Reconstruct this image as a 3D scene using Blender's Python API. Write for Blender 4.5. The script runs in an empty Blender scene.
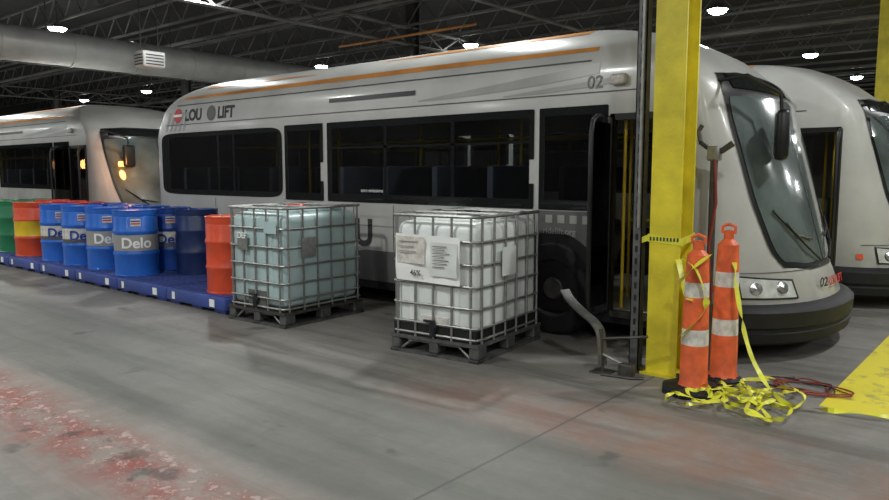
import bpy, bmesh, math, random
from mathutils import Vector, Matrix
random.seed(7)
scene = bpy.context.scene
pi = math.pi

# ---------------------------------------------------------------- materials
def nmat(name):
    m = bpy.data.materials.new(name); m.use_nodes = True
    nt = m.node_tree
    return m, nt, nt.nodes['Principled BSDF']

def mat(name, col, rough=0.5, metal=0.0, var=0.12, scale=6.0, bump=0.0, bscale=40.0, spec=None, emit=None, estr=0, coat=0.0):
    m, nt, b = nmat(name)
    N = nt.nodes; L = nt.links
    tc = N.new('ShaderNodeTexCoord')
    nz = N.new('ShaderNodeTexNoise'); nz.inputs['Scale'].default_value = scale; nz.inputs['Detail'].default_value = 5
    L.new(tc.outputs['Object'], nz.inputs['Vector'])
    rp = N.new('ShaderNodeValToRGB')
    rp.color_ramp.elements[0].position = 0.3; rp.color_ramp.elements[1].position = 0.7
    c0 = [max(0, c*(1-var)) for c in col]; c1 = [min(1, c*(1+var)) for c in col]
    rp.color_ramp.elements[0].color = (*c0, 1); rp.color_ramp.elements[1].color = (*c1, 1)
    L.new(nz.outputs['Fac'], rp.inputs['Fac']); L.new(rp.outputs['Color'], b.inputs['Base Color'])
    b.inputs['Roughness'].default_value = rough; b.inputs['Metallic'].default_value = metal
    if spec is not None: b.inputs['Specular IOR Level'].default_value = spec
    if coat: b.inputs['Coat Weight'].default_value = coat; b.inputs['Coat Roughness'].default_value = 0.14
    if bump:
        n2 = N.new('ShaderNodeTexNoise'); n2.inputs['Scale'].default_value = bscale
        L.new(tc.outputs['Object'], n2.inputs['Vector'])
        bp = N.new('ShaderNodeBump'); bp.inputs['Strength'].default_value = bump; bp.inputs['Distance'].default_value = 0.01
        L.new(n2.outputs['Fac'], bp.inputs['Height']); L.new(bp.outputs['Normal'], b.inputs['Normal'])
    if emit:
        b.inputs['Emission Color'].default_value = (*emit, 1); b.inputs['Emission Strength'].default_value = estr
    return m

def tinted_glass(name, tint, rough=0.04):
    m = bpy.data.materials.new(name); m.use_nodes = True; nt = m.node_tree; N = nt.nodes; L = nt.links
    for n in list(N): N.remove(n)
    o = N.new('ShaderNodeOutputMaterial'); t = N.new('ShaderNodeBsdfTransparent'); t.inputs[0].default_value = (*tint, 1)
    g = N.new('ShaderNodeBsdfGlossy'); g.inputs['Roughness'].default_value = rough; g.inputs[0].default_value = (0.9, 0.9, 0.9, 1)
    f = N.new('ShaderNodeFresnel'); f.inputs[0].default_value = 1.5; mx = N.new('ShaderNodeMixShader')
    L.new(f.outputs[0], mx.inputs[0]); L.new(t.outputs[0], mx.inputs[1]); L.new(g.outputs[0], mx.inputs[2]); L.new(mx.outputs[0], o.inputs[0])
    return m

def bus_white():
    m = mat('bus_paint_silver_white', (0.48, 0.475, 0.455), 0.36, 0, 0.12, 1.5, coat=0.3)
    nt = m.node_tree; N = nt.nodes; L = nt.links; b = N['Principled BSDF']
    src = b.inputs['Base Color'].links[0].from_socket
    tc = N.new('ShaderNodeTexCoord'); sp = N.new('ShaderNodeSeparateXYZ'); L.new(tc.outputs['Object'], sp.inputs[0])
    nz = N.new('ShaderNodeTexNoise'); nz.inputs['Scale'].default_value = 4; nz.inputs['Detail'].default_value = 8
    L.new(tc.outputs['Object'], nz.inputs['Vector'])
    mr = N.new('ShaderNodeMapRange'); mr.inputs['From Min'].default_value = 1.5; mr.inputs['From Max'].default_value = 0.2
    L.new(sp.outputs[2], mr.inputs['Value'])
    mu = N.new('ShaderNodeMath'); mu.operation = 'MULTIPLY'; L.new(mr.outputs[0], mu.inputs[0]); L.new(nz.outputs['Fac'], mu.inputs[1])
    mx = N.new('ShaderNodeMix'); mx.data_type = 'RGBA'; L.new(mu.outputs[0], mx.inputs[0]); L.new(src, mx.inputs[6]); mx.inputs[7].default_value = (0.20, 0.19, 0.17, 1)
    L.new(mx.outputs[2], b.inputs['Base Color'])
    return m

M_white = bus_white()
M_grey = mat('bus_graphic_grey', (0.11, 0.108, 0.105), 0.4, 0, 0.15, 3)
M_lgrey = mat('bus_graphic_lightgrey', (0.32, 0.315, 0.30), 0.35, 0, 0.1, 3)
M_refl_pipe = mat('orange_reflection_and_pipe', (0.72, 0.30, 0.08), 0.3, 0.1, 0.35, 1.2, coat=0.4)  # orange lamp reflections painted on the roof edge; also colours one ceiling pipe
M_glass = tinted_glass('dark_glass', (0.60, 0.62, 0.61))
M_glass2 = tinted_glass('dark_glass_tint', (0.36, 0.37, 0.36))
M_signglass = mat('sign_glass', (0.012, 0.014, 0.014), 0.08, 0, 0.3, 1.0)
M_wind = mat('windshield_glass', (0.10, 0.12, 0.118), 0.07, 0, 0.5, 1.5, coat=0.7)
M_black = mat('black_rubber', (0.013, 0.013, 0.014), 0.62, 0, 0.2, 8, spec=0.3)
M_blackp = mat('black_paint', (0.010, 0.010, 0.010), 0.35, 0, 0.2, 8)
M_seam = mat('seam_grey', (0.07, 0.068, 0.065), 0.5)
M_chrome = mat('chrome', (0.8, 0.8, 0.8), 0.2, 0.9, 0.05)
M_lens = mat('headlamp_lens', (0.50, 0.52, 0.50), 0.15, 0.0, 0.2, 12, coat=0.8)
M_red = mat('logo_red', (0.50, 0.03, 0.03), 0.4)
M_steel = mat('galvanised_steel', (0.31, 0.31, 0.30), 0.45, 0.7, 0.2, 20)
M_psteel = mat('pallet_steel', (0.12, 0.12, 0.118), 0.55, 0.5, 0.3, 15)
M_dsteel = mat('dark_steel', (0.09, 0.085, 0.078), 0.5, 0.6, 0.3, 15)
M_yel = mat('yellow_column_paint', (0.66, 0.55, 0.03), 0.42, 0, 0.25, 3.5, bump=0.15)
M_yel2 = mat('yellow_rail', (0.62, 0.42, 0.02), 0.4)
M_orange = mat('orange_plastic', (0.70, 0.12, 0.035), 0.5, 0, 0.3, 9)
M_wband = mat('reflective_white_band', (0.62, 0.59, 0.54), 0.35, 0, 0.25, 20)
M_plasticw = mat('tank_plastic_white', (0.72, 0.75, 0.73), 0.38, 0, 0.10, 3)
M_plasticb = mat('tank_plastic_blue', (0.39, 0.50, 0.50), 0.35, 0, 0.18, 2)
M_paper = mat('paper_label', (0.84, 0.84, 0.82), 0.7, 0, 0.04)
M_ink = mat('ink', (0.03, 0.03, 0.03), 0.6)
M_blue = mat('drum_blue', (0.02, 0.13, 0.54), 0.33, 0, 0.15, 5)
M_dblue = mat('drum_dark_blue', (0.012, 0.06, 0.30), 0.36, 0, 0.15, 5)
M_navy = mat('drum_navy', (0.014, 0.03, 0.11), 0.36, 0, 0.15, 5)
M_dred = mat('drum_red', (0.55, 0.035, 0.02), 0.38, 0, 0.15, 5)
M_dorange = mat('drum_orange_red', (0.64, 0.07, 0.025), 0.38, 0, 0.15, 5)
M_dgreen = mat('drum_green', (0.02, 0.20, 0.09), 0.38, 0, 0.15, 5)
M_dblack = mat('cap_black', (0.015, 0.017, 0.02), 0.35, 0, 0.15, 5)
M_dyel = mat('drum_yellow', (0.75, 0.50, 0.02), 0.4)
M_pallet = mat('spill_deck_blue', (0.04, 0.07, 0.27), 0.5, 0, 0.2, 4)
M_palletd = mat('spill_deck_grate', (0.035, 0.055, 0.20), 0.55, 0, 0.2, 4)
M_ceil = mat('ceiling_deck', (0.026, 0.026, 0.025), 0.85, 0, 0.3, 1)
M_joist = mat('joist_paint', (0.19, 0.19, 0.185), 0.55, 0.1, 0.45, 1.2)
M_dcol = mat('dark_column_paint', (0.06, 0.06, 0.057), 0.6, 0.1, 0.3, 2)
M_duct = mat('duct_metal', (0.50, 0.50, 0.485), 0.5, 0.2, 0.15, 2)
M_wall = mat('wall_paint', (0.045, 0.045, 0.043), 0.8, 0, 0.2, 0.5)
M_tapeY = mat('caution_tape', (0.68, 0.66, 0.05), 0.35, 0, 0.2, 8)
M_hose = mat('red_hose', (0.24, 0.03, 0.02), 0.5)
M_inter = mat('bus_interior', (0.45, 0.45, 0.45), 0.6, 0, 0.2, 3)
M_seat = mat('seat_fabric', (0.10, 0.11, 0.16), 0.8)
M_lamp = mat('lamp_emission', (1, 1, 1), 0.5, emit=(0.95, 1.0, 1.0), estr=40)
M_amber = mat('amber_reflection_glow', (1, 0.5, 0.1), 0.5, emit=(1.0, 0.40, 0.08), estr=5)  # emissive stand-in for an orange reflection, not a fitted lamp

# ---------------------------------------------------------------- mesh builder
class MB:
    def __init__(s): s.v = []; s.f = []; s.m = []; s.mats = []
    def mi(s, m):
        if m not in s.mats: s.mats.append(m)
        return s.mats.index(m)
    def add(s, vs, fs, m):
        o = len(s.v); s.v += [tuple(v) for v in vs]; k = s.mi(m)
        for f in fs: s.f.append([i+o for i in f]); s.m.append(k)
    def box(s, c, d, m, rot=None):
        x, y, z = d[0]/2, d[1]/2, d[2]/2
        vs = [Vector((a*x, b*y, e*z)) for a in (-1, 1) for b in (-1, 1) for e in (-1, 1)]
        if rot is not None: vs = [rot @ v for v in vs]
        c = Vector(c); vs = [v+c for v in vs]
        s.add(vs, [(0,1,3,2),(4,6,7,5),(0,4,5,1),(2,3,7,6),(0,2,6,4),(1,5,7,3)], m)
    def b2(s, a, b, m):
        s.box([(a[i]+b[i])/2 for i in range(3)], [abs(b[i]-a[i]) for i in range(3)], m)
    def rbox(s, c, d, r, m, seg=3, rot=None):
        bm = bmesh.new(); bmesh.ops.create_cube(bm, size=1)
        for v in bm.verts: v.co = Vector((v.co.x*d[0], v.co.y*d[1], v.co.z*d[2]))
        bmesh.ops.bevel(bm, geom=bm.edges[:], offset=r, segments=seg, affect='EDGES', profile=0.5)
        bm.verts.index_update(); c = Vector(c)
        s.add([(rot @ v.co if rot is not None else v.co)+c for v in bm.verts], [[v.index for v in f.verts] for f in bm.faces], m); bm.free()
    def beam(s, a, b, w, h, m):
        a = Vector(a); b = Vector(b); t = (b-a); l = t.length; t.normalize()
        up = Vector((0,0,1)) if abs(t.z) < 0.95 else Vector((0,1,0))
        sd = t.cross(up).normalized(); u = sd.cross(t)
        R = Matrix((t, sd, u)).transposed()
        s.box((a+b)/2, (l, w, h), m, R)
    def tube(s, path, r, m, n=8, caps=True):
        P = [Vector(p) for p in path]; vs = []; fs = []; prev = None
        for i, p in enumerate(P):
            t = (P[min(i+1, len(P)-1)] - P[max(i-1, 0)]).normalized()
            if prev is None:
                up = Vector((0,0,1)) if abs(t.z) < 0.9 else Vector((1,0,0))
                a = t.cross(up).normalized()
            else:
                a = (prev - t*prev.dot(t)).normalized()
            prev = a; b = t.cross(a)
            rr = r[i] if isinstance(r, (list, tuple)) else r
            for k in range(n):
                g = 2*pi*k/n; vs.append(p + a*math.cos(g)*rr + b*math.sin(g)*rr)
        for i in range(len(P)-1):
            for k in range(n):
                fs.append((i*n+k, i*n+(k+1) % n, (i+1)*n+(k+1) % n, (i+1)*n+k))
        if caps:
            fs.append(list(range(n))[::-1]); fs.append([(len(P)-1)*n+k for k in range(n)])
        s.add(vs, fs, m)
    def lathe(s, prof, m, c=(0,0,0), n=32, mats=None):
        cx, cy, cz = c
        for i in range(len(prof)-1):
            vs = []
            for (r, z) in (prof[i], prof[i+1]):
                for k in range(n):
                    g = 2*pi*k/n; vs.append((cx+r*math.cos(g), cy+r*math.sin(g), cz+z))
            fs = [(k, (k+1) % n, n+(k+1) % n, n+k) for k in range(n)]
            s.add(vs, fs, mats[i] if mats else m)
    def grid(s, rows, m):
        nr = len(rows); nc = len(rows[0]); vs = [p for r in rows for p in r]
        s.add(vs, [(i*nc+j, i*nc+j+1, (i+1)*nc+j+1, (i+1)*nc+j) for i in range(nr-1) for j in range(nc-1)], m)
    def ribbon(s, path, w, m, side=None):
        P = [Vector(p) for p in path]; rows = []
        for i, p in enumerate(P):
            t = (P[min(i+1, len(P)-1)] - P[max(i-1, 0)]).normalized()
            sd = Vector(side[i] if isinstance(side, list) else side) if side is not None else t.cross(Vector((0,0,1))).normalized()
            rows.append([p-sd*w/2, p+sd*w/2])
        s.grid(rows, m)
    def obj(s, name, parent=None, smooth=True, ang=35, loc=(0,0,0), rot=(0,0,0), merge=True):
        me = bpy.data.meshes.new(name); me.from_pydata(s.v, [], s.f); me.update()
        for m in s.mats: me.materials.append(m)
        me.polygons.foreach_set('material_index', s.m)
        if smooth and merge:
            bm = bmesh.new(); bm.from_mesh(me); bmesh.ops.remove_doubles(bm, verts=bm.verts, dist=0.0002); bm.to_mesh(me); bm.free()
        if smooth:
            me.polygons.foreach_set('use_smooth', [True]*len(me.polygons))
            try: me.set_sharp_from_angle(angle=math.radians(ang))
            except Exception: pass
        ob = bpy.data.objects.new(name, me); scene.collection.objects.link(ob)
        ob.location = loc; ob.rotation_euler = rot
        if parent: ob.parent = parent
        return ob

def empty(name, loc=(0,0,0), rz=0):
    e = bpy.data.objects.new(name, None); e.empty_display_size = 0.2
    scene.collection.objects.link(e); e.location = loc; e.rotation_euler = (0, 0, rz); return e

def text(name, body, size, loc, rot, m, parent, bold=0.0, align='LEFT'):
    cu = bpy.data.curves.new(name+'_c', 'FONT'); cu.body = body; cu.size = size; cu.offset = bold; cu.align_x = align; cu.extrude = 0.001
    t = bpy.data.objects.new(name+'_t', cu); scene.collection.objects.link(t)
    bpy.context.view_layer.update()
    me = bpy.data.meshes.new_from_object(t.evaluated_get(bpy.context.evaluated_depsgraph_get()))
    bpy.data.objects.remove(t)
    me.materials.clear(); me.materials.append(m)
    ob = bpy.data.objects.new(name, me); scene.collection.objects.link(ob)
    ob.location = loc; ob.rotation_euler = rot; ob.parent = parent
    return ob

def interp(x, tab):
    if x <= tab[0][0]: return tab[0][1]
    for (a, va), (b, vb) in zip(tab, tab[1:]):
        if x <= b: return va + (vb-va)*(x-a)/(b-a)
    return tab[-1][1]

def cuts(a, b, n): return [a+(b-a)*i/n for i in range(n+1)]

# ---------------------------------------------------------------- floor
def floor_material():
    m, nt, b = nmat('concrete_floor'); N = nt.nodes; L = nt.links
    geo = N.new('ShaderNodeNewGeometry'); sep = N.new('ShaderNodeSeparateXYZ'); L.new(geo.outputs['Position'], sep.inputs[0])
    def math_(op, a, bb=None, c=None, clamp=False):
        n = N.new('ShaderNodeMath'); n.operation = op; n.use_clamp = clamp
        for i, v in enumerate((a, bb, c)):
            if v is None: continue
            if isinstance(v, (int, float)): n.inputs[i].default_value = v
            else: L.new(v, n.inputs[i])
        return n.outputs[0]
    def noise(scale, detail=6, rough=0.6, stretch=None):
        n = N.new('ShaderNodeTexNoise'); n.inputs['Scale'].default_value = scale
        n.inputs['Detail'].default_value = detail; n.inputs['Roughness'].default_value = rough
        if stretch:
            mp = N.new('ShaderNodeMapping'); mp.inputs['Scale'].default_value = stretch
            L.new(geo.outputs['Position'], mp.inputs['Vector']); L.new(mp.outputs[0], n.inputs['Vector'])
        else: L.new(geo.outputs['Position'], n.inputs['Vector'])
        return n.outputs['Fac']
    def ramp(f, p0, p1):
        n = N.new('ShaderNodeMapRange'); n.clamp = True; n.interpolation_type = 'SMOOTHSTEP'
        n.inputs['From Min'].default_value = p0; n.inputs['From Max'].default_value = p1
        L.new(f, n.inputs['Value']); return n.outputs['Result']
    def mix(f, c1, c2):
        n = N.new('ShaderNodeMix'); n.data_type = 'RGBA'
        if isinstance(f, (int, float)): n.inputs[0].default_value = f
        else: L.new(f, n.inputs[0])
        for k, c in ((6, c1), (7, c2)):
            if isinstance(c, tuple): n.inputs[k].default_value = (*c, 1)
            else: L.new(c, n.inputs[k])
        return n.outputs[2]
    X = sep.outputs[0]; Y = sep.outputs[1]
    def band(v, c, w, soft):
        wob = math_('MULTIPLY', math_('SUBTRACT', noise(1.3), 0.5), soft*1.2)
        d = math_('ABSOLUTE', math_('SUBTRACT', math_('ADD', v, wob), c))
        return math_('SUBTRACT', 1.0, ramp(d, w-soft*0.5, w+soft))
    M = lambda a, b_: math_('MULTIPLY', a, b_)
    col = mix(ramp(noise(0.5), 0.35, 0.68), (0.150, 0.139, 0.125), (0.212, 0.198, 0.180))
    col = mix(M(ramp(noise(7, 8, 0.7), 0.4, 0.75), 0.45), col, (0.27, 0.255, 0.235))
    col = mix(M(ramp(noise(2.2, 8, 0.7, (0.12, 1.5, 1)), 0.44, 0.66), 0.7), col, (0.078, 0.072, 0.064))
    col = mix(M(band(Y, 3.05, 0.62, 0.3), 0.5), col, (0.100, 0.108, 0.094))
    for yy in (2.45, 3.6): col = mix(M(M(band(Y, yy, 0.05, 0.16), ramp(noise(1.1, 6, 0.6, (0.3, 1, 1)), 0.35, 0.6)), 0.5), col, (0.060, 0.056, 0.050))
    r1 = M(band(Y, 1.85, 0.15, 0.25), ramp(noise(4.5, 8, 0.75), 0.42, 0.56))
    col = mix(M(band(Y, 1.85, 0.25, 0.3), 0.45), col, (0.29, 0.21, 0.175))
    col = mix(M(r1, 0.88), col, (0.22, 0.040, 0.028))
    w1 = M(band(Y, 1.9, 0.17, 0.12), ramp(noise(9, 8, 0.72), 0.53, 0.60))
    col = mix(M(w1, 0.7), col, (0.44, 0.38, 0.35))
    dk = M(band(Y, 1.8, 0.16, 0.2), ramp(noise(3.3, 8, 0.7), 0.54, 0.62))
    col = mix(M(dk, 0.85), col, (0.06, 0.035, 0.03))
    r2 = M(M(band(Y, 4.15, 0.38, 0.35), ramp(noise(1.6, 8, 0.72), 0.36, 0.62)), ramp(X, -4.4, -2.6))
    col = mix(M(r2, 0.5), col, (0.22, 0.085, 0.05))
    col = mix(M(ramp(noise(2.3, 3, 0.5), 0.66, 0.74), 0.7), col, (0.05, 0.048, 0.045))
    for v, c in ((X, -2.35), (X, -11.25), (X, 6.75), (Y, 0.7), (Y, 9.7)):
        d = math_('ABSOLUTE', math_('SUBTRACT', math_('ADD', v, math_('MULTIPLY', noise(9), 0.012)), c))
        j = math_('SUBTRACT', 1.0, ramp(d, 0.006, 0.014))
        col = mix(M(j, 0.7), col, (0.05, 0.045, 0.04))
    L.new(col, b.inputs['Base Color'])
    rr = N.new('ShaderNodeMapRange'); L.new(noise(1.7, 6), rr.inputs['Value'])
    rr.inputs['To Min'].default_value = 0.36; rr.inputs['To Max'].default_value = 0.72
    L.new(rr.outputs[0], b.inputs['Roughness'])
    bp = N.new('ShaderNodeBump'); bp.inputs['Strength'].default_value = 0.15; bp.inputs['Distance'].default_value = 0.01
    L.new(noise(30, 8, 0.7), bp.inputs['Height']); L.new(bp.outputs[0], b.inputs['Normal'])
    return m

X0, X1, Y0, Y1, HC = -48.0, 10.0, -7.0, 44.0, 6.0
m = MB(); m.b2((X0, Y0, -0.2), (X1, Y1, 0), floor_material()); m.obj('floor', smooth=False)
m = MB(); m.b2((X0, Y0, HC), (X1, Y1, HC+0.2), M_ceil); m.obj('ceiling', smooth=False)
m = MB(); m.b2((X0-0.2, Y0, 0), (X0, Y1, HC), M_wall); m.obj('wall_left', smooth=False)
m = MB(); m.b2((X1, Y0, 0), (X1+0.2, Y1, HC), M_wall); m.obj('wall_right', smooth=False)
m = MB(); m.b2((X0, Y1, 0), (X1, Y1+0.2, HC), M_wall); m.obj('wall_back', smooth=False)
m = MB(); m.b2((X0, Y0-0.2, 0), (X1, Y0, HC), M_wall); m.obj('wall_front', smooth=False)

def worn_yellow():
    mm, nt, b = nmat('worn_yellow_paint'); N = nt.nodes; L = nt.links
    g = N.new('ShaderNodeNewGeometry')
    n = N.new('ShaderNodeTexNoise'); n.inputs['Scale'].default_value = 4; n.inputs['Detail'].default_value = 8; n.inputs['Roughness'].default_value = 0.7
    L.new(g.outputs['Position'], n.inputs['Vector'])
    r = N.new('ShaderNodeValToRGB'); e = r.color_ramp.elements
    e[0].position = 0.34; e[0].color = (0.26, 0.23, 0.09, 1); e[1].position = 0.46; e[1].color = (0.68, 0.58, 0.03, 1)
    L.new(n.outputs['Fac'], r.inputs['Fac']); L.new(r.outputs[0], b.inputs['Base Color']); b.inputs['Roughness'].default_value = 0.5
    return mm
m = MB(); m.b2((-1.15, 5.50, 0), (0.8, 30, 0.004), worn_yellow()); m.obj('yellow_floor_marking', smooth=False)

# ---------------------------------------------------------------- bus
L_BUS = 10.3
RT = [(0.2,.09),(0.5,.05),(0.8,.18),(1.3,.32),(1.9,.49),(2.36,.66),(2.5,.76),(2.65,.93),(2.80,1.12),(2.91,1.32),(3.0,1.54),(3.06,1.80),(3.11,2.1),(3.16,2.7)]
IT = [(0.2,.03),(0.5,.0),(2.3,.0),(2.62,.03),(2.76,.075),(2.87,.145),(2.96,.25),(3.03,.38),(3.08,.52),(3.12,.70),(3.16,1.0)]
RR = [(0.2,.05),(0.5,0),(2.21,0.0),(2.45,.08),(2.66,.22),(2.82,.42),(2.94,.68),(3.05,1.0),(3.16,1.6)]
ZT = 3.16; XC = -1.02
def xrange(z):
    xs = XC if z <= 2.4 else XC-(interp(z, RT)-interp(2.4, RT))*0.98
    return -L_BUS+0.35+interp(z, RR)*1.05, xs
def S0(p, z):
    hw = 1.3-interp(z, IT); xf = -interp(z, RT)
    xr, xs = xrange(z); xb = -L_BUS+interp(z, RR)
    if p < 0: p += 4
    if p >= 4: p -= 4
    def sp(v, e): return math.copysign(abs(v)**e, v)
    if p <= 1: return Vector((xr+(xs-xr)*p, 1.3-hw, z))
    if p <= 2:
        t = (p-1)*pi; e = 2/2.2
        return Vector((xs+(xf-xs)*sp(math.sin(t), e), 1.3-hw*sp(math.cos(t), e), z))
    if p <= 3: return Vector((xs+(xr-xs)*(p-2), 1.3+hw, z))
    t = (p-3)*pi; e = 2/3.2
    return Vector((xr-(xr-xb)*sp(math.sin(t), e), 1.3+hw*sp(math.cos(t), e), z))
def S(p, z, off=0.0):
    c = S0(p, z)
    if off:
        e = 0.004
        du = S0(p+e, z)-S0(p-e, z); dz = S0(p, min(z+0.01, ZT))-S0(p, z-0.01)
        n = du.cross(dz)
        if n.length > 1e-9: c = c+n.normalized()*off
    return c
XR0 = -L_BUS+0.35; XS0 = XC
def px(x): return (x-XR0)/(XS0-XR0)
def SX(x, z, off=0.0):
    xr, xs = xrange(z); return S((x-xr)/(xs-xr), z, off)
def patch(mb, p0, p1, z0, z1, off, m, nu=12, nv=8, sq=None, edge=None):
    rows = []
    for j in range(nv+1):
        b = -1+2*j/nv
        if sq: b = math.copysign(abs(b)**0.6, b) if abs(b) > 0 else 0
        z = (z0+z1)/2+(z1-z0)/2*b
        k = max(0.0, (1-abs(b)**sq))**(1.0/sq) if sq else 1.0
        if sq: k = 1-(1-max(k, 0))*min(1, (z1-z0)/max(0.2, abs(p1-p0)*8))
        a0, a1 = (edge(z) if edge else (p0, p1)); c = (a0+a1)/2; h = (a1-a0)/2*k
        rows.append([S(c+h*(-1+2*i/nu), z, off) for i in range(nu+1)])
    mb.grid(rows, m)
def xpatch(mb, x0, x1, z0, z1, off, m, nu=20, nv=2):
    mb.grid([[SX(x, z, off) for x in cuts(x0, x1, nu)] for z in cuts(z0, z1, nv)], m)
def skin_strip(mb, ps, prof, m):
    mb.grid([[S(p, z, o) for p in ps] for (z, o) in prof], m)

def build_bus(loc, detail=True, amber=False):
    root = empty('transit_bus', loc)
    D0, D1 = -1.72, XC-0.005
    def wrap_text(name, body, size, x, z, m_, bold=0.0, off=0.005):
        t = text(name, body, size, (0, 0, 0), (0, 0, 0), m_, root, bold)
        for v in t.data.vertices: v.co = SX(x+v.co.x, z+v.co.y, off+v.co.z)
        return t
    near_open = [(-9.7, -6.80), (-6.60, -5.92), (-5.70, -2.66), (-2.48, -1.84)]
    far_open = [(-9.6, -5.9), (-5.7, -1.9)]
    WZ0, WZ1 = 1.37, 2.2
    edges = [px(x) for o in near_open for x in o]+[px(D0), px(D1)]
    side = sorted(set([0]+[px(x) for x in cuts(XR0, D0, 10)]+edges+[1.0]))
    fside = sorted(set([3-px(x) for o in far_open for x in o]+[2+i/10 for i in range(1, 11)]))
    ps = side+[1+i/28 for i in range(1, 29)]+[p for p in fside if p > 2.0001]+[3+i/16 for i in range(1, 16)]
    zs = [0.2, 0.3, 0.5, 0.8, 1.05, 1.37, 1.6, 1.9, 2.15, 2.2, 2.3, 2.4, 2.5, 2.58, 2.65, 2.7, 2.75, 2.80, 2.84, 2.88, 2.92, 2.96, 3.0, 3.03, 3.055, 3.08, 3.10, 3.12, 3.14, 3.16]
    n = len(ps); vs = [S(p, z) for z in zs for p in ps]; fs = []
    for j in range(len(zs)-1):
        for i in range(n):
            i2 = (i+1) % n
            if i2 != 0:
                pm = (ps[i]+ps[i2])/2; zm = (zs[j]+zs[j+1])/2
                if px(D0) < pm < px(D1) and 0.3 < zm < 2.15: continue
                if WZ0 < zm < WZ1 and (any(px(a) < pm < px(b) for a, b in near_open) or any(3-px(b) < pm < 3-px(a) for a, b in far_open)): continue
            fs.append((j*n+i, j*n+i2, (j+1)*n+i2, (j+1)*n+i))
    fs.append([(len(zs)-1)*n+i for i in range(n)]); fs.append([i for i in range(n)][::-1])
    mb = MB(); mb.add(vs, fs, M_white); mb.obj('body_shell', root, ang=50, merge=False)
    g = MB(); f = MB()
    def ringframe(x0, x1, z0, z1, hx0, hx1, hz0, hz1, m_, rad=0.0, off=0.007):
        def outer(t):
            W, H = x1-x0, z1-z0
            ang = 2*pi*t; ca, sa = math.cos(ang), math.sin(ang)
            e = 0.18 if rad else 0.02
            return ((x0+x1)/2+W/2*math.copysign(abs(ca)**e, ca), (z0+z1)/2+H/2*math.copysign(abs(sa)**e, sa))
        N_ = 96; o_ = []; i_ = []
        for k in range(N_+1):
            X_, Z_ = outer(k/N_)
            o_.append(SX(X_, Z_, off)); i_.append(SX(min(hx1, max(hx0, X_)), min(hz1, max(hz0, Z_)), off))
        f.grid([o_, i_], m_)
    ringframe(-9.93, -6.72, 1.29, 2.27, -9.7, -6.80, WZ0, WZ1, M_signglass, 1)
    ringframe(-6.66, -5.86, 1.27, 2.28, -6.60, -5.92, WZ0, WZ1, M_signglass)
    ringframe(-5.78, -2.60, 1.27, 2.28, -5.70, -2.66, WZ0, WZ1, M_signglass)
    ringframe(-2.54, -1.78, 1.27, 2.28, -2.48, -1.84, WZ0, WZ1, M_signglass)
    for a, b in near_open: patch(g, px(a), px(b), WZ0, WZ1, 0.004, M_glass if b-a > 1 else M_glass2, 8, 3)
    for a, b in far_open: patch(g, 3-px(b), 3-px(a), WZ0, WZ1, 0.004, M_glass, 8, 3)
    g.obj('side_glass', root)
    for x in (-8.3, -7.9, -4.75, -3.7): patch(f, px(x), px(x+0.05), WZ0, WZ1, 0.006, M_signglass, 1, 2)
    patch(f, px(-5.7), px(-2.66), 1.94, 1.965, 0.006, M_signglass, 8, 1)
    patch(f, 3-px(-2.0), 3-px(-9.6), 1.28, 1.37, 0.006, M_signglass, 8, 1); patch(f, 3-px(-2.0), 3-px(-9.6), 2.2, 2.28, 0.006, M_signglass, 8, 1)
    patch(f, 3.25, 3.75, 1.5, 2.2, 0.01, M_signglass, 10, 6)
    patch(f, px(-9.6), px(-2.6), 0.98, 0.995, 0.006, M_lgrey, 20, 1)
    patch(f, 0, px(D0), 0.2, 0.30, 0.006, M_black, 20, 1)
    patch(f, px(D0), 1.0, 0.2, 0.27, 0.006, M_black, 20, 1)
    for x in (-8.4, -6.69, -5.3, -4.6): patch(f, px(x), px(x+0.01), 0.3, 1.25, 0.006, M_seam, 1, 2)
    xpatch(f, -9.8, -1.4, 2.395, 2.407, 0.005, M_seam, 24, 1)
    xpatch(f, -9.5, -2.0, 2.70, 2.715, 0.006, M_seam, 24, 1)
    f.grid([[SX(x, 2.80+w_*interp(x, [(-9.6, .03), (-7, .055), (-4, .06), (-1.95, .04)]), 0.005) for x in cuts(-9.35, -1.95, 30)] for w_ in (0, 0.5, 1)], M_refl_pipe)  # this and the next two bands: sodium light reflections painted as colour
    f.grid([[SX(x, 3.02+w_*interp(x, [(-5.2, .003), (-4, .045), (-2.3, .055)]), 0.005) for x in cuts(-5.2, -2.2, 16)] for w_ in (0, 0.5, 1)], M_refl_pipe)
    f.grid([[SX(x, 2.95+w_*interp(x, [(-8.9, .05), (-7.4, .04), (-6.2, .004)]), 0.005) for x in cuts(-8.9, -6.2, 12)] for w_ in (0, 0.5, 1)], M_refl_pipe)
    xpatch(f, -5.75, -4.25, 2.53, 2.585, 0.008, M_blackp, 6, 1)
    for k in range(5):
        a = -9.80+0.13*k
        f.grid([[SX(a+0.10*t, 2.30+0.30*t, 0.005), SX(a+0.07+0.10*t, 2.30+0.30*t, 0.005)] for t in cuts(0, 1, 4)], M_lgrey)
    rows = []
    for z, xa in ((0.3, -6.2), (0.5, -5.9), (0.60, -5.5), (0.68, -5.1)):
        rows.append([S(px(xa+(-2.56-xa)*t), z, 0.006) for t in cuts(0, 1, 8)])
    f.grid(rows, M_grey)
    patch(f, px(-2.56), px(-1.76), 0.3, 1.26, 0.008, M_grey, 6, 3)
    for (xa, xb, za, zb) in ((-4.2, -1.9, 2.45, 2.66), (-3.0, -1.7, 2.42, 2.52)):
        f.grid([[SX(xa+t*(xb-xa), za+(zb-za)*0.6*t*t, 0.006), SX(xa+t*(xb-xa), za+0.012+(zb-za)*t, 0.006)] for t in cuts(0, 1, 10)], M_lgrey)
    f.rbox(SX(-1.68, 2.50, 0.03), (0.16, 0.07, 0.10), 0.025, M_wband)
    f.obj('trim_and_graphics', root)
    w = MB()
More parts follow.
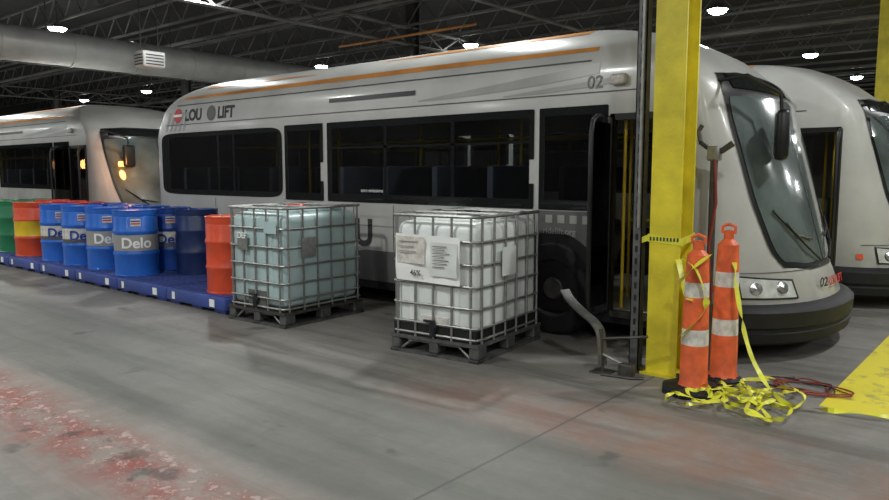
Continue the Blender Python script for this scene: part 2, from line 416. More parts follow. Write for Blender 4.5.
    def wedge(ex):
        def e(z):
            t = interp(z, [(0.78, 1.0), (0.95, 0.90), (1.4, 0.78), (2.0, 0.68), (2.42, 0.64)])-ex
            return 1+t/pi, 2-t/pi
        return e
    patch(w, 1.3, 1.7, 0.76, 2.56, 0.008, M_blackp, 26, 26, sq=9, edge=wedge(0.05))
    patch(w, 1.3, 1.7, 0.82, 2.34, 0.014, M_wind, 26, 26, sq=10, edge=wedge(0.0))
    patch(w, 1.25, 1.75, 2.385, 2.52, 0.016, M_signglass, 18, 4)
    patch(w, 1.4985, 1.5015, 0.82, 2.34, 0.018, M_blackp, 2, 18)
    w.obj('windshield', root)
    wp = MB()
    for s_ in (-1, 1):
        wp.tube([S(1.5+s_*0.03, 0.82, 0.04), S(1.5+s_*0.09, 0.95, 0.05), S(1.5+s_*0.16, 1.18, 0.04)], 0.012, M_blackp)
        wp.tube([S(1.5+s_*0.05, 1.02, 0.03), S(1.5+s_*0.13, 1.08, 0.035), S(1.5+s_*0.20, 1.30, 0.03)], 0.010, M_blackp)
    wp.obj('wipers', root)
    bm_ = MB()
    pp = [px(XC-0.004)]+[1+i/30 for i in range(0, 31)]+[2.01]
    skin_strip(bm_, pp, [(0.15,0.0),(0.155,0.10),(0.18,0.135),(0.28,0.14),(0.295,0.12),(0.315,0.12),(0.33,0.14),(0.46,0.13),(0.49,0.09),(0.50,0.0)], M_black)
    patch(bm_, 1.02, 1.98, 0.14, 0.215, 0.02, M_black, 20, 1)
    bm_.obj('bumper', root)
    h = MB()
    for s_ in (-1, 1):
        def quad(p_out, p_in, zo0, zo1, zi0, zi1, off, mm):
            rows = []
            for v in cuts(0, 1, 5):
                rows.append([S(p_out+(p_in-p_out)*u, (zo0+(zi0-zo0)*u)*(1-v)+(zo1+(zi1-zo1)*u)*v, off) for u in cuts(0, 1, 10)])
            h.grid(rows, mm)
        c = 1.5+s_*0.255
        quad(1.5+s_*0.35, 1.5+s_*0.175, 0.545, 0.75, 0.535, 0.70, 0.010, M_blackp)
        quad(1.5+s_*0.343, 1.5+s_*0.182, 0.560, 0.735, 0.548, 0.686, 0.013, M_lens)
        for dp in (-0.045, 0.035):
            pc = c+dp; nn = (S(pc, 0.64, 0.1)-S(pc, 0.64, 0)).normalized(); ctr = S(pc, 0.636, 0.014)
            a = nn.cross(Vector((0,0,1))).normalized(); b = a.cross(nn); vs = []; fs = []
            for ri, (r, o) in enumerate(((0.060, 0.0), (0.054, 0.012), (0.030, 0.016), (0.001, 0.02))):
                for k in range(20): vs.append(ctr+nn*o+a*math.cos(2*pi*k/20)*r+b*math.sin(2*pi*k/20)*r)
            for ri in range(3):
                for k in range(20): fs.append((ri*20+k, ri*20+(k+1) % 20, (ri+1)*20+(k+1) % 20, (ri+1)*20+k))
            h.add(vs, fs, M_chrome)
        patch(h, 1.5+s_*0.41-0.012, 1.5+s_*0.41+0.012, 0.60, 0.66, 0.012, M_dorange, 2, 2)
    patch(h, 1.1, 1.9, 0.765, 0.772, 0.006, M_seam, 20, 1)
    h.obj('headlights', root)
    mr = MB(); a = S(1.20, 2.45, 0.0); cpos = Vector((-0.40, 0.58, 1.97))
    mr.rbox(cpos, (0.11, 0.27, 0.44), 0.045, M_blackp, 3, Matrix.Rotation(math.radians(20), 3, 'Z'))
    mr.tube([a, a+Vector((0.25, -0.02, 0.02)), cpos+Vector((-0.02, 0, 0.36)), cpos+Vector((0, 0, 0.1))], 0.018, M_blackp)
    mr.obj('mirrors', root)
    wh = MB()
    for xw in (-2.35, -7.6):
        for yy, s_ in ((0.0, -1), (2.6, 1)):
            n_ = 28
            disc = [Vector((xw+0.58*math.cos(a), yy+s_*0.010, max(0.21, 0.47+0.58*math.sin(a)))) for a in cuts(-0.35, pi+0.35, n_)]
            wh.add([Vector((xw, yy+s_*0.010, 0.25))]+disc, [(0, i+1, i+2) for i in range(n_)], M_blackp)
            prof = [(0.0, 0.02), (0.10, 0.03), (0.12, 0.0), (0.26, -0.03), (0.29, 0.015), (0.30, 0.03), (0.44, 0.035), (0.475, 0.0), (0.475, -0.25), (0.0, -0.25)]
            vs = []
            for r, o in prof:
                for k in range(32): vs.append(Vector((xw+r*math.cos(2*pi*k/32), yy+s_*o, 0.475+r*math.sin(2*pi*k/32))))
            for i in range(len(prof)-1):
                wh.add([vs[i*32+k] for k in range(64)], [(k, (k+1) % 32, 32+(k+1) % 32, 32+k) for k in range(32)], M_dsteel if i < 4 else M_black)
    wh.obj('wheels', root)
    it = MB()
    it.b2((-9.8, 0.06, 0.30), (-0.9, 2.54, 0.34), M_inter)
    it.b2((-0.95, 0.6, 0.34), (-0.75, 2.2, 0.75), M_blackp)
    for x in (-3.0, -3.8, -4.6, -5.4, -6.9, -7.7, -8.5, -9.2):
        for y in (0.5, 2.0):
            it.rbox((x, y, 0.98), (0.42, 0.80, 0.12), 0.04, M_seat, 2); it.rbox((x-0.24, y, 1.32), (0.10, 0.80, 0.80), 0.04, M_seat, 2)
            it.b2((x-0.1, y-0.05, 0.34), (x, y+0.05, 0.95), M_dsteel)
    it.rbox((-1.7, 1.9, 0.9), (0.5, 0.5, 0.16), 0.05, M_seat); it.rbox((-1.95, 1.9, 1.35), (0.14, 0.5, 0.8), 0.05, M_seat)
    for x, y in ((-1.66, 0.12), (-1.08, 0.12), (-1.9, 0.75), (-1.35, 0.9), (-3.4, 0.95), (-5.0, 0.95), (-5.9, 0.3), (-6.5, 0.3), (-8.1, 0.95), (-4.2, 1.6), (-7.3, 1.6)):
        it.tube([(x, y, 0.34), (x, y, 2.25)], 0.016, M_yel2)
    it.tube([(-9.3, 0.95, 2.05), (-2.2, 0.95, 2.05)], 0.015, M_yel2); it.tube([(-9.3, 1.6, 2.05), (-2.2, 1.6, 2.05)], 0.015, M_yel2)
    it.tube([(-1.9, 0.75, 1.15), (-1.35, 0.9, 1.15)], 0.018, M_yel2)
    it.rbox((-1.42, 1.05, 0.85), (0.22, 0.22, 0.9), 0.03, M_lgrey)
    it.b2((-9.9, 0.05, 2.42), (-1.2, 2.55, 2.45), M_inter)
    it.b2((-1.76, -0.012, 0.28), (-1.71, 0.05, 2.19), M_blackp); it.b2((-1.04, -0.012, 0.28), (-1.0, 0.05, 2.19), M_blackp)
    it.b2((-1.76, -0.012, 2.13), (-1.0, 0.05, 2.19), M_blackp); it.b2((-1.72, -0.02, 0.27), (-1.02, 0.12, 0.33), M_dsteel)
    it.obj('doorway_interior', root)
    dl = MB()
    for x in (-1.74, -1.0):
        y0, y1 = -0.02, -0.40
        if x > -1.5: y1 = -0.16
        c = 0.12
        dl.tube([(x, y0, 0.32), (x, y0, 2.16), (x, y1+c, 2.16), (x, y1+0.03, 2.11), (x, y1, 2.0), (x, y1, 0.45), (x, y1+0.04, 0.36), (x, y1+c, 0.32), (x, y0, 0.32)], 0.022, M_blackp, 8)
        dl.b2((x-0.006, y1+0.03, 0.40), (x+0.006, y0, 2.10), M_glass2)
    dl.obj('door_leaves', root)
    if detail:
        wrap_text('route_text', 'LOU', 0.24, -9.22, 2.46, M_ink, 0.009)
        wrap_text('route_text_b', 'LIFT', 0.24, -8.30, 2.46, M_ink, 0.009)
        wrap_text('number_text', '02', 0.17, -2.02, 2.44, M_grey, 0.003)
        wrap_text('side_text', 'LOU', 0.46, -5.88, 0.74, M_ink, 0.016)
        wrap_text('web_text', 'ridelift.org', 0.09, -2.48, 1.03, M_lgrey, 0, 0.012)
        wrap_text('window_text', 'zero emissions', 0.065, -5.15, 1.40, M_paper, 0, 0.012)
        text('number_front', '02', 0.12, S(1.42, 0.60, 0.02), (pi/2, 0, math.radians(70)), M_ink, root, 0.002)
        text('front_text', 'LOU LIFT', 0.11, (-0.065, 1.15, 0.60), (math.radians(78), 0, math.radians(88)), M_red, root, 0.003)
        ic = MB()
        for k in range(4): ic.add([SX(-2.45+0.14*k+dx, 1.14+dz, 0.012) for dx, dz in ((0, 0), (0.08, 0), (0.08, 0.08), (0, 0.08))], [(0, 1, 2, 3)], M_lgrey)
        for cx, cz, mm in ((-9.42, 2.545, M_red), (-8.47, 2.545, M_grey)):
            ic.add([SX(cx+0.115*math.cos(a), cz+0.115*math.sin(a), 0.010) for a in cuts(0, 2*pi, 20)[:20]], [tuple(range(20))], mm)
        ic.add([SX(-9.55+dx, 2.525+dz, 0.014) for dx, dz in ((0, 0), (0.26, 0), (0.26, 0.04), (0, 0.04))], [(0, 1, 2, 3)], M_paper)
        ic.obj('decals', root)
    if amber:
        a = MB(); c = S(1.30, 1.80, 0.05)
        a.rbox(c, (0.06, 0.14, 0.10), 0.02, M_amber); a.obj('amber_reflection_glow', root)  # glowing block added to imitate the orange reflection on the windshield
        li = bpy.data.lights.new('amber_reflection_fill', 'POINT'); li.energy = 22; li.color = (1, 0.42, 0.12); li.shadow_soft_size = 0.1  # added point light that spreads the orange glow over the bus front
        lo = bpy.data.objects.new('amber_reflection_fill', li); scene.collection.objects.link(lo); lo.location = c+Vector((0.5, -0.1, 0)); lo.parent = root
    return root

build_bus((-1.45, 6.25, 0))
build_bus((-0.98, 9.80, 0), detail=False)
build_bus((-14.0, 6.6, 0), detail=False, amber=True)

# ---------------------------------------------------------------- IBC totes
def ibc(loc, rz, tank_m, variant):
    root = empty('ibc_tote', loc, rz)
    wx, wy, H = 0.95, 1.2, 1.29
    t = MB(); t.rbox((0, 0, 0.70), (wx-0.07, wy-0.07, 1.02), 0.09, tank_m, 4)
    t.rbox((0, 0, 1.215), (wx-0.30, wy-0.35, 0.05), 0.02, tank_m, 2)
    for x in (-0.22, 0.22): t.rbox((x, -wy/2+0.034, 0.68), (0.10, 0.02, 0.75), 0.008, tank_m, 1)
    t.lathe([(0.0, 0.05), (0.105, 0.05), (0.115, 0.04), (0.115, 0.0)], M_dblack if variant else M_dred, (0, 0, 1.235), 24)
    t.obj('tank', root)
    c = MB(); r = 0.0115; hx, hy = wx/2-0.012, wy/2-0.012
    def ring(z, rr=r):
        k = 0.07; pts = []
        for (cx, cy, a0) in ((hx-k, hy-k, 0), (-hx+k, hy-k, pi/2), (-hx+k, -hy+k, pi), (hx-k, -hy+k, 1.5*pi)):
            for a in cuts(a0, a0+pi/2, 4): pts.append((cx+k*math.cos(a), cy+k*math.sin(a), z))
        pts.append(pts[0]); c.tube(pts, rr, M_steel, 6, False)
    for z in (0.20, 0.30, 0.47, 0.66, 0.85, 1.05): ring(z)
    ring(1.265, 0.017)
    for x in cuts(-hx+0.07, hx-0.07, 4):
        for y in (-hy, hy): c.tube([(x, y, 0.15), (x, y, 1.26)], r, M_steel, 6)
    for y in cuts(-hy+0.07, hy-0.07, 5):
        for x in (-hx, hx): c.tube([(x, y, 0.15), (x, y, 1.26)], r, M_steel, 6)
    for y in (-0.22, 0.22): c.tube([(-hx, y, 1.268), (-0.3, y, 1.275), (0.3, y, 1.275), (hx, y, 1.268)], 0.014, M_steel, 6)
    c.obj('cage', root)
    p = MB()
    p.b2((-wx/2, -wy/2, 0.135), (wx/2, wy/2, 0.165), M_psteel if variant else M_dsteel)
    for x in (-wx/2+0.05, 0, wx/2-0.05):
        p.b2((x-0.05, -wy/2, 0), (x+0.05, wy/2, 0.03), M_psteel)
        for y in (-wy/2+0.08, 0, wy/2-0.08): p.rbox((x, y, 0.085), (0.10, 0.15, 0.11), 0.012, M_psteel, 1)
    for y in (-wy/2+0.04, wy/2-0.04):
        p.b2((-wx/2, y-0.04, 0), (wx/2, y+0.04, 0.022), M_psteel)
        p.tube([(-wx/2+0.1, y, 0.03), (-wx/2+0.22, y, 0.12), (wx/2-0.22, y, 0.12), (wx/2-0.1, y, 0.03)], 0.012, M_steel, 6)
    p.b2((-wx/2+0.03, -wy/2+0.02, 0.165), (wx/2-0.03, wy/2-0.02, 0.28 if variant else 0.20), M_blackp)
    p.obj('pallet_base', root)
    v = MB()
    v.tube([(0, -wy/2+0.05, 0.27), (0, -wy/2-0.0, 0.27)], 0.045, M_dblack, 16)
    v.tube([(0, -wy/2-0.0, 0.27), (0, -wy/2-0.0, 0.19)], 0.03, M_dblack, 12)
    v.b2((-0.09, -wy/2-0.015, 0.315), (0.03, -wy/2, 0.335), M_dblack)
    v.rbox((0, -wy/2+0.03, 0.27), (0.30, 0.01, 0.20), 0.004, M_grey if not variant else M_wband, 1)
    v.obj('outlet_valve', root)
    l = MB(); yl = -wy/2-0.006; xl = wx/2+0.006
    if variant:
        def sheet(x0, x1, z0, z1, off, mm, ph=0.0, amp=0.005):
            l.grid([[(x, yl-off-amp*(math.sin(x*17+z*9+ph)+math.sin(z*23-x*5+ph)), z-0.02*(x-x0)) for x in cuts(x0, x1, 12)] for z in cuts(z0, z1, 10)], mm)
        sheet(-0.39, 0.30, 0.68, 1.10, 0.012, M_paper)
        sheet(-0.37, -0.06, 0.84, 1.08, 0.028, M_wband, 1.3, 0.003)
        sheet(0.00, 0.28, 0.74, 1.04, 0.028, M_plasticw, 2.1, 0.003)
        for k in range(7): l.b2((0.03, yl-0.040, 1.00-0.030*k), (0.03+0.12+0.09*random.random(), yl-0.037, 1.006-0.030*k), M_grey)
        for k in range(3): l.b2((-0.34, yl-0.040, 1.03-0.045*k), (-0.34+0.16+0.08*random.random(), yl-0.037, 1.038-0.045*k), M_lgrey)
        l.b2((xl, -0.2, 0.72), (xl+0.003, 0.05, 0.98), M_plasticw)
    else:
        l.b2((-0.27, yl-0.003, 0.80), (-0.10, yl, 0.98), M_steel)
        l.b2((0.18, yl-0.003, 1.0), (0.38, yl, 1.13), M_plasticb)
        l.b2((xl, -0.35, 0.74), (xl+0.003, -0.15, 0.95), M_steel)
    l.obj('labels', root)
    if variant: text('label_text', '46%', 0.07, (-0.22, yl-0.03, 0.73), (pi/2, 0, 0), M_grey, root, 0.001)
    else: text('label_text', 'DEF', 0.09, (-0.265, yl-0.006, 0.93), (pi/2, 0, 0), M_paper, root, 0.002)
    return root
ibc((-4.20, 5.36, 0), math.radians(6), M_plasticw, 1)
ibc((-6.58, 5.20, 0), math.radians(3), M_plasticb, 0)

# ---------------------------------------------------------------- spill decks & drums
ZD = 0.20
xs = -7.2
for k in range(7):
    w = 1.30; xc = xs-w/2-k*(w+0.02)
    root = empty('spill_containment_pallet', (xc, 5.30, 0))
    b = MB()
    b.rbox((0, 0, 0.115), (w, 1.32, 0.15), 0.02, M_pallet, 2)
    for x in (-0.5, 0, 0.5):
        for y in (-0.52, 0, 0.52): b.rbox((x, y, 0.022), (0.22, 0.22, 0.044), 0.008, M_pallet, 1)
    b.obj('sump', root)
    g = MB()
    for i in range(12): g.b2((-0.60, -0.60+i*0.1, 0.186), (0.60, -0.60+i*0.1+0.07, ZD), M_palletd)
    for x in (-0.6, 0, 0.6): g.b2((x-0.02, -0.62, 0.18), (x+0.02, 0.62, 0.192), M_palletd)
    g.obj('grating', root)
    l = MB(); l.b2((0.34, -0.668, 0.07), (0.44, -0.661, 0.16), M_paper); l.b2((-0.5, -0.668, 0.07), (-0.44, -0.661, 0.16), M_paper); l.obj('labels', root)

def drum(x, y, m_, label=None, top=None, band=None, seed=0):
    root = empty('steel_drum', (x, y, ZD), 0)
    R, H = 0.295, 0.92; d = MB()
    prof = [(0, 0.012), (R-0.012, 0.012), (R-0.01, 0.0), (R+0.006, 0.0), (R+0.006, 0.014), (R, 0.02)]
    for zc in (0.31, 0.62):
        prof += [(R, zc-0.035), (R+0.010, zc-0.015), (R+0.012, zc), (R+0.010, zc+0.015), (R, zc+0.035)]
    prof += [(R, H-0.10), (R-0.004, H-0.09), (R, H-0.08), (R, H-0.02), (R+0.006, H-0.014), (R+0.006, H), (R-0.01, H), (R-0.014, H-0.016), (0, H-0.016)]
    mats = [m_]*(len(prof)-1)
    if band:
        for i in range(len(prof)-1):
            zm = (prof[i][1]+prof[i+1][1])/2
            if 0.345 < zm < 0.60 and prof[i][0] > 0.2: mats[i] = band
    if top: mats[-1] = top; mats[-2] = top
    d.lathe(prof, m_, n=36, mats=mats)
    for (bx, r_) in ((0.20, 0.035), (-0.20, 0.018)):
        d.lathe([(0, 0.014), (r_, 0.014), (r_+0.003, 0.0)], M_steel, (bx*math.cos(seed), bx*math.sin(seed), H-0.016), 12)
    d.obj('drum_body', root)
    ca = math.atan2(-y, -x)
    if label:
        l = MB()
        def arc(z0, z1, a_, b_, off, mm):
            l.grid([[((R+off)*math.cos(a), (R+off)*math.sin(a), z) for a in cuts(a_, b_, 14)] for z in (z0, z1)], mm)
        if label != 'plain':
            arc(0.355, 0.575, ca-1.35, ca+1.35, 0.003, M_lgrey if label == 'round' else M_wband)
            if label == 'side': arc(0.355, 0.41, ca-1.35, ca+1.35, 0.004, M_grey)
        arc(0.70, 0.80, ca-0.22, ca+0.22, 0.003, M_wband); arc(0.725, 0.745, ca-0.2, ca+0.2, 0.0045, M_dred); arc(0.76, 0.78, ca-0.2, ca+0.2, 0.0045, M_dblue)
        l.obj('drum_label', root)
        if label != 'plain':
            t = text('drum_text', 'Delo', 0.20, (0, 0, 0), (0, 0, 0), M_paper if label == 'round' else M_dblue, root, 0.005, 'CENTER')
            for v in t.data.vertices:
                a = ca+v.co.x/R; zz = v.co.y+0.40; rr = R+0.012+v.co.z
                v.co = (rr*math.cos(a), rr*math.sin(a), zz)
    return root
drum(-7.62, 5.03, M_dorange)
drum(-9.42, 5.66, M_navy, top=M_dblue); drum(-10.12, 5.64, M_dblue, 'side')
drum(-9.93, 5.00, M_blue, 'round', seed=1)
drum(-10.92, 5.06, M_blue, 'round', seed=2); drum(-11.72, 5.04, M_blue, 'side', seed=3)
drum(-12.55, 5.04, M_blue, 'side', seed=1); drum(-13.65, 5.03, M_dorange, band=M_dyel); drum(-14.55, 5.06, M_dgreen)
drum(-15.3, 5.04, M_dgreen); drum(-15.95, 5.04, M_dgreen)
drum(-10.85, 5.70, M_blue); drum(-11.5, 5.68, M_blue); drum(-12.2, 5.68, M_dblue); drum(-13.0, 5.68, M_dred)
drum(-13.75, 5.68, M_dred); drum(-14.5, 5.70, M_dred, band=M_dyel); drum(-15.3, 5.68, M_dgreen)

# ---------------------------------------------------------------- columns
def column(x, y, mm=M_yel):
    root = empty('steel_column', (x, y, 0))
    c = MB(); w = 0.25; t = 0.022
    for s_ in (-1, 1): c.b2((-w/2, s_*w/2-t/2, 0), (w/2, s_*w/2+t/2, HC), mm)
    c.b2((-t/2, -w/2, 0), (t/2, w/2, HC), mm)
    c.b2((-0.18, -0.18, 0), (0.18, 0.18, 0.02), mm)
    for a in (-1, 1):
        for b in (-1, 1): c.tube([(a*0.155, b*0.155, 0.02), (a*0.155, b*0.155, 0.05)], 0.014, M_dsteel, 6)
    c.obj('i_beam', root, smooth=False)
    return root
col = column(-2.33, 5.64)
column(-2.25, 14.2)
for x, y in ((-2.25, 23), (-2.25, 32), (-13.0, 14.2), (-24, 14.2), (-24, 23), (-35, 14.2)): column(x, y, M_dcol)
t = MB()
k = 0.14
pts = [(-k, -k, 1.12), (k, -k, 1.10), (k, k, 1.13), (-k, k, 1.14), (-k, -k, 1.12)]
t.ribbon(pts, 0.06, M_tapeY, (0, 0, 1))
for i in range(9): t.b2((-0.12+i*0.028, -k-0.004, 1.10), (-0.107+i*0.028, -k-0.001, 1.13), M_ink)
t.ribbon([(-k, -k, 1.12), (-k-0.04, -k-0.02, 1.10), (-k-0.12, -k-0.03, 1.11)], 0.05, M_tapeY, (0, 0, 1))
t.obj('caution_tape_wrap', col)

root = empty('steel_channel_rail', (-2.55, 5.50, 0))
c = MB()
c.b2((-0.04, -0.03, 0.02), (0.04, -0.022, HC), M_psteel); c.b2((-0.04, -0.03, 0.02), (-0.032, 0.05, HC), M_dsteel); c.b2((0.032, -0.03, 0.02), (0.04, 0.05, HC), M_dsteel)
for i in range(55): c.b2((-0.010, -0.033, 0.3+i*0.1), (0.010, -0.0295, 0.35+i*0.1), M_blackp)
c.b2((-0.06, -0.05, 0), (0.06, 0.07, 0.02), M_dsteel)
c.tube([(0.02, -0.05, HC), (0.02, -0.05, 1.2)], 0.012, M_steel)
c.obj('channel', root, smooth=False)

root = empty('pipe_post', (-2.13, 5.98, 0))
c = MB(); c.tube([(0, 0, 0), (0, 0, 1.85)], 0.030, M_dsteel, 12); c.lathe([(0, 0.015), (0.08, 0.015), (0.08, 0)], M_dsteel, n=20)
c.tube([(-0.10, -0.05, 1.90), (-0.04, 0, 1.84), (0.06, 0, 1.82), (0.14, 0.02, 1.88)], 0.026, M_dsteel, 10)
c.rbox((0, 0, 1.80), (0.10, 0.09, 0.12), 0.015, M_steel)
c.tube([(-0.10, -0.05, 1.90), (-0.12, -0.05, 1.98), (-0.09, -0.05, 2.03)], 0.02, M_dsteel, 8)
c.tube([(0.02, -0.035, 1.75), (0.05, -0.06, 1.4), (0.0, -0.05, 1.05), (0.03, -0.04, 0.6)], 0.012, M_hose, 8)
c.obj('post', root)

def delineator(x, y, base, sc=1.0):
    root = empty('traffic_delineator', (x, y, 0))
    d = MB()
    prof = [(0.122, 0.05), (0.106, 0.08), (0.104, 0.36), (0.103, 0.37), (0.101, 0.49), (0.100, 0.50), (0.095, 0.72), (0.094, 0.73), (0.091, 0.84), (0.090, 0.85), (0.082, 1.04), (0.05, 1.07), (0.04, 1.08), (0.04, 1.14), (0.0, 1.15)]
    prof = [(r*0.95, z*sc) for r, z in prof]
    mats = [M_orange]*(len(prof)-1); mats[3] = M_wband; mats[7] = M_wband
    d.lathe(prof, M_orange, n=24, mats=mats)
    d.tube([(-0.045, 0, 1.12*sc), (-0.05, 0, 1.17*sc), (0, 0, 1.19*sc), (0.05, 0, 1.17*sc), (0.045, 0, 1.12*sc)], 0.013, M_orange)
    d.obj('tube', root)
    b = MB(); R = 0.24 if base else 0.15
    b.lathe([(R, 0.0), (R, 0.035), (R-0.03, 0.055), (0.12, 0.06), (0.0, 0.06)], M_black, n=8); b.obj('rubber_base', root, ang=20)
    return root
delineator(-1.96, 5.25, True); delineator(-1.88, 5.66, False, 1.05)

t = MB()
def smooth_path(pts, n=8):
    P = [Vector(p) for p in pts]; P = [P[0]]+P+[P[-1]]; out = []
    for i in range(1, len(P)-2):
        for j in range(n):
            u = j/n; a, b, c_, d = P[i-1], P[i], P[i+1], P[i+2]
            out.append(0.5*((2*b)+(c_-a)*u+(2*a-5*b+4*c_-d)*u*u+(3*b-a-3*c_+d)*u**3))
    out.append(P[-2]); return out
def tape(pts, w=0.05, side=None, tw=0.5):
    path = smooth_path(pts)
    if side is None:
        side = []
        for i, p in enumerate(path):
            tt = (path[min(i+1, len(path)-1)]-path[max(i-1, 0)]).normalized()
            s_ = tt.cross(Vector((0, 0, 1))); s_ = s_.normalized() if s_.length > 0.1 else Vector((1, 0, 0))
            a = tw*math.sin(i*0.45)+(i*0.12 if tw > 0.8 else 0); s_ = (s_*math.cos(a)+Vector((0, 0, 1))*math.sin(a)*0.6).normalized()
            side.append(s_)
    t.ribbon([p+Vector((0, 0, 0.016)) for p in path], w, M_tapeY, side)
tape([(-1.80, 5.57, 0.95), (-1.75, 5.50, 0.75), (-1.66, 5.43, 0.45), (-1.55, 5.38, 0.22), (-1.35, 5.3, 0.03), (-1.1, 5.35, 0.01), (-0.8, 5.42, 0.02), (-0.55, 5.5, 0.01), (-0.2, 5.55, 0.02), (0.3, 5.7, 0.01)], 0.04, tw=1.0)
tape([(-2.03, 5.13, 1.0), (-1.92, 5.13, 0.92), (-1.85, 5.15, 0.68), (-1.95, 5.13, 0.5), (-2.06, 5.15, 0.40)])
tape([(-2.05, 5.13, 0.82), (-1.95, 5.13, 0.94), (-1.85, 5.21, 1.04)])
tape([(-2.2, 5.48, 0.95), (-2.08, 5.33, 0.75), (-1.96, 5.12, 0.70)])
for k_ in range(10):
    cx, cy = -1.72+random.uniform(-0.12, 0.30), 5.14+random.uniform(-0.15, 0.3); pts = []
    for i in range(9):
        a = i*0.9+k_; r_ = random.uniform(0.06, 0.26)
        pts.append((cx+r_*math.cos(a), cy+r_*math.sin(a), random.uniform(0.005, 0.08)))
    tape(pts, 0.028, tw=1.0)
tape([(-1.62, 4.98, 0.01), (-1.45, 4.9, 0.05), (-1.3, 4.85, 0.01), (-1.38, 5.0, 0.03), (-1.5, 5.1, 0.06)], 0.035)
t.obj('caution_tape')

h = MB()
for k_ in range(3):
    pts = []
    for i in range(14):
        a = i*0.75+k_*2; r_ = 0.22+0.07*math.sin(i*1.7+k_)
        pts.append((-1.40+0.06*k_+r_*1.0*math.cos(a), 5.88+r_*0.75*math.sin(a), 0.012+0.012*((i+k_) % 2)))
    h.tube(smooth_path(pts, 5), 0.006, M_hose if k_ != 0 else M_blackp, 6)
h.obj('air_hose')

root = empty('bent_metal_stand', (-2.76, 5.30, 0))
c = MB()
pth = smooth_path([(-0.42, 0.12, 0.62), (-0.34, 0.08, 0.55), (-0.2, 0.04, 0.47), (-0.06, 0.0, 0.40), (0.0, 0.0, 0.30), (0.02, 0, 0.05)], 5)
for o in (0, 0.012): c.ribbon([p+Vector((0, 0, o)) for p in pth], 0.12, M_steel, (0.15, 0.98, 0))
c.tube([(0.02, 0, 0), (0.0, 0, 0.36)], 0.016, M_dsteel)
c.tube([(0.0, 0, 0.28), (0.38, 0.06, 0.34)], 0.012, M_dsteel); c.tube([(0.0, 0, 0.16), (0.20, 0.04, 0.08), (0.26, 0.06, 0.01)], 0.014, M_steel)
c.tube([(0.06, -0.1, 0.012), (0.3, -0.06, 0.012), (0.38, 0.0, 0.012)], 0.012, M_dsteel)
c.b2((-0.06, -0.08, 0), (0.10, 0.08, 0.012), M_dsteel)
c.rbox((0.22, 0.03, 0.05), (0.12, 0.08, 0.10), 0.01, M_dsteel)
c.obj('frame', root)

# ---------------------------------------------------------------- ceiling structure
j = MB()
y = Y0+1.0
while y < Y1:
    j.b2((X0, y-0.03, HC-0.06), (X1, y+0.03, HC), M_joist); j.b2((X0, y-0.03, HC-0.62), (X1, y+0.03, HC-0.57), M_joist)
    x = X0; k_ = 0
    if y < 28:
        while x < X1-0.6:
            a = (x, y, HC-0.6); b = (x+0.5, y, HC-0.03)
            if k_ % 2: a, b = (x, y, HC-0.03), (x+0.5, y, HC-0.6)
            j.beam(a, b, 0.025, 0.025, M_joist); x += 0.5; k_ += 1
    y += 2.0
j.obj('ceiling_joists', smooth=False)
g = MB()
for x in (-2.25, -13.0, -24, -35):
    for z in (HC-0.64, HC-1.06): g.b2((x-0.10, Y0, z-0.03), (x+0.10, Y1, z), M_joist)
    k_ = 0; y = Y0
    while y < Y1-0.7:
        a = (x, y, HC-1.06); b = (x, y+0.7, HC-0.66)
        if k_ % 2: a, b = (x, y, HC-0.66), (x, y+0.7, HC-1.06)
        g.beam(a, b, 0.04, 0.04, M_joist); y += 0.7; k_ += 1
g.obj('ceiling_girders', smooth=False)
p = MB()
p.tube([(X0, 11.0, 5.2), (X1, 11.0, 5.2)], 0.05, M_joist, 10); p.tube([(X0, 19.0, 5.15), (X1, 19.0, 5.15)], 0.07, M_joist, 10)
p.tube([(X0, 5.0, 5.25), (X1, 5.0, 5.25)], 0.04, M_joist, 8); p.tube([(-9.0, Y0, 5.05), (-9.0, Y1, 5.05)], 0.04, M_joist, 8)
p.tube([(-14.5, 13.0, 4.9), (-10.0, 13.0, 4.9)], 0.03, M_refl_pipe, 8)
p.obj('ceiling_pipes')
d = MB()
d.tube([(-17.6, Y0, 4.45), (-17.6, 26, 4.45)], 0.38, M_duct, 28)
y = Y0+1
while y < 26: d.tube([(-17.6, y-0.03, 4.45), (-17.6, y+0.03, 4.45)], 0.395, M_duct, 28); y += 1.5
y = Y0+2
while y < 26: d.tube([(-17.6, y, 4.75), (-17.6, y, HC)], 0.012, M_dsteel, 6); y += 3
d.obj('ventilation_duct')
root = empty('unit_heater', (-15.3, 8.2, 4.08)); u = MB()
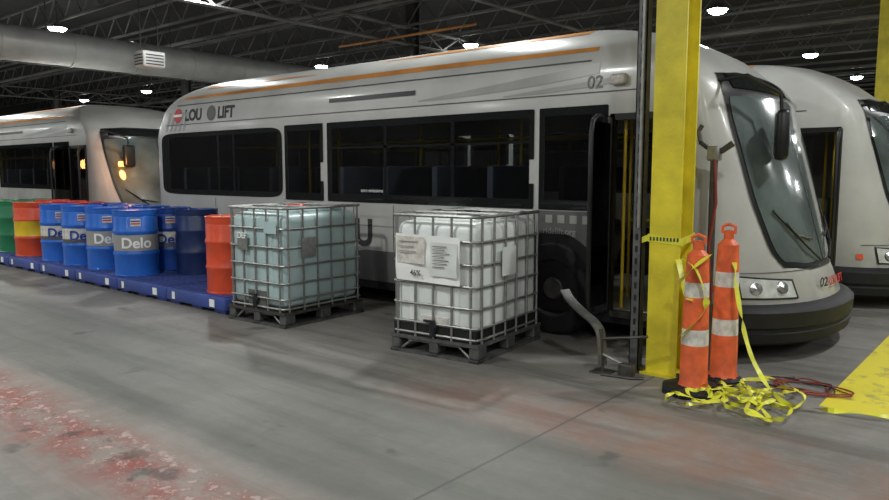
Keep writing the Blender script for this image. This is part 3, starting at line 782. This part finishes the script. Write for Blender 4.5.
u.rbox((0, 0, 0), (0.42, 0.5, 0.34), 0.03, M_paper)
for i in range(4): u.b2((0.21, -0.20, -0.12+i*0.065), (0.225, 0.20, -0.10+i*0.065), M_blackp); u.b2((-0.16, -0.265, -0.12+i*0.065), (0.16, -0.25, -0.10+i*0.065), M_blackp)
for a in (-0.2, 0.2): u.tube([(0, a, 0.17), (0, a, 1.29)], 0.012, M_dsteel, 6)
u.obj('heater_body', root)

# ---------------------------------------------------------------- lamps
def lamp(x, y, z=5.2, power=158):
    root = empty('high_bay_lamp', (x, y, z)); l = MB()
    l.lathe([(0.0, 0.14), (0.07, 0.14), (0.09, 0.10), (0.22, 0.02), (0.23, 0.0), (0.21, 0.0)], M_joist, n=24)
    l.lathe([(0.21, 0.002), (0.18, -0.05), (0.10, -0.09), (0.0, -0.10)], M_lamp, n=24)
    l.tube([(0, 0, 0.14), (0, 0, HC-z-0.002)], 0.01, M_dsteel, 6); l.obj('fixture', root)
    li = bpy.data.lights.new('lamp_light', 'AREA'); li.shape = 'DISK'; li.size = 0.30; li.energy = power; li.color = (0.97, 1.0, 0.97)
    lo = bpy.data.objects.new('lamp_light', li); scene.collection.objects.link(lo); lo.location = (0, 0, -0.13); lo.parent = root
for x in (6.5, 0.6, -5.9, -12.8, -19.2, -25.3, -31.0, -37.2):
    for y in (-4.5, 1.5, 7.9, 16.4, 24.4, 31.2):
        if y > 20 and x < -26: continue
        lamp(x, y)

# ---------------------------------------------------------------- camera, world
w = bpy.data.worlds.new('world'); scene.world = w; w.use_nodes = True
w.node_tree.nodes['Background'].inputs[0].default_value = (0.5, 0.55, 0.6, 1); w.node_tree.nodes['Background'].inputs[1].default_value = 0.1
cam = bpy.data.cameras.new('camera'); co = bpy.data.objects.new('camera', cam); scene.collection.objects.link(co)
co.location = (0, 0, 1.65); co.rotation_euler = (math.radians(90-6.2), 0, math.radians(40)); cam.lens = 720/889*36; cam.sensor_width = 36
scene.camera = co
scene.view_settings.view_transform = 'Standard'
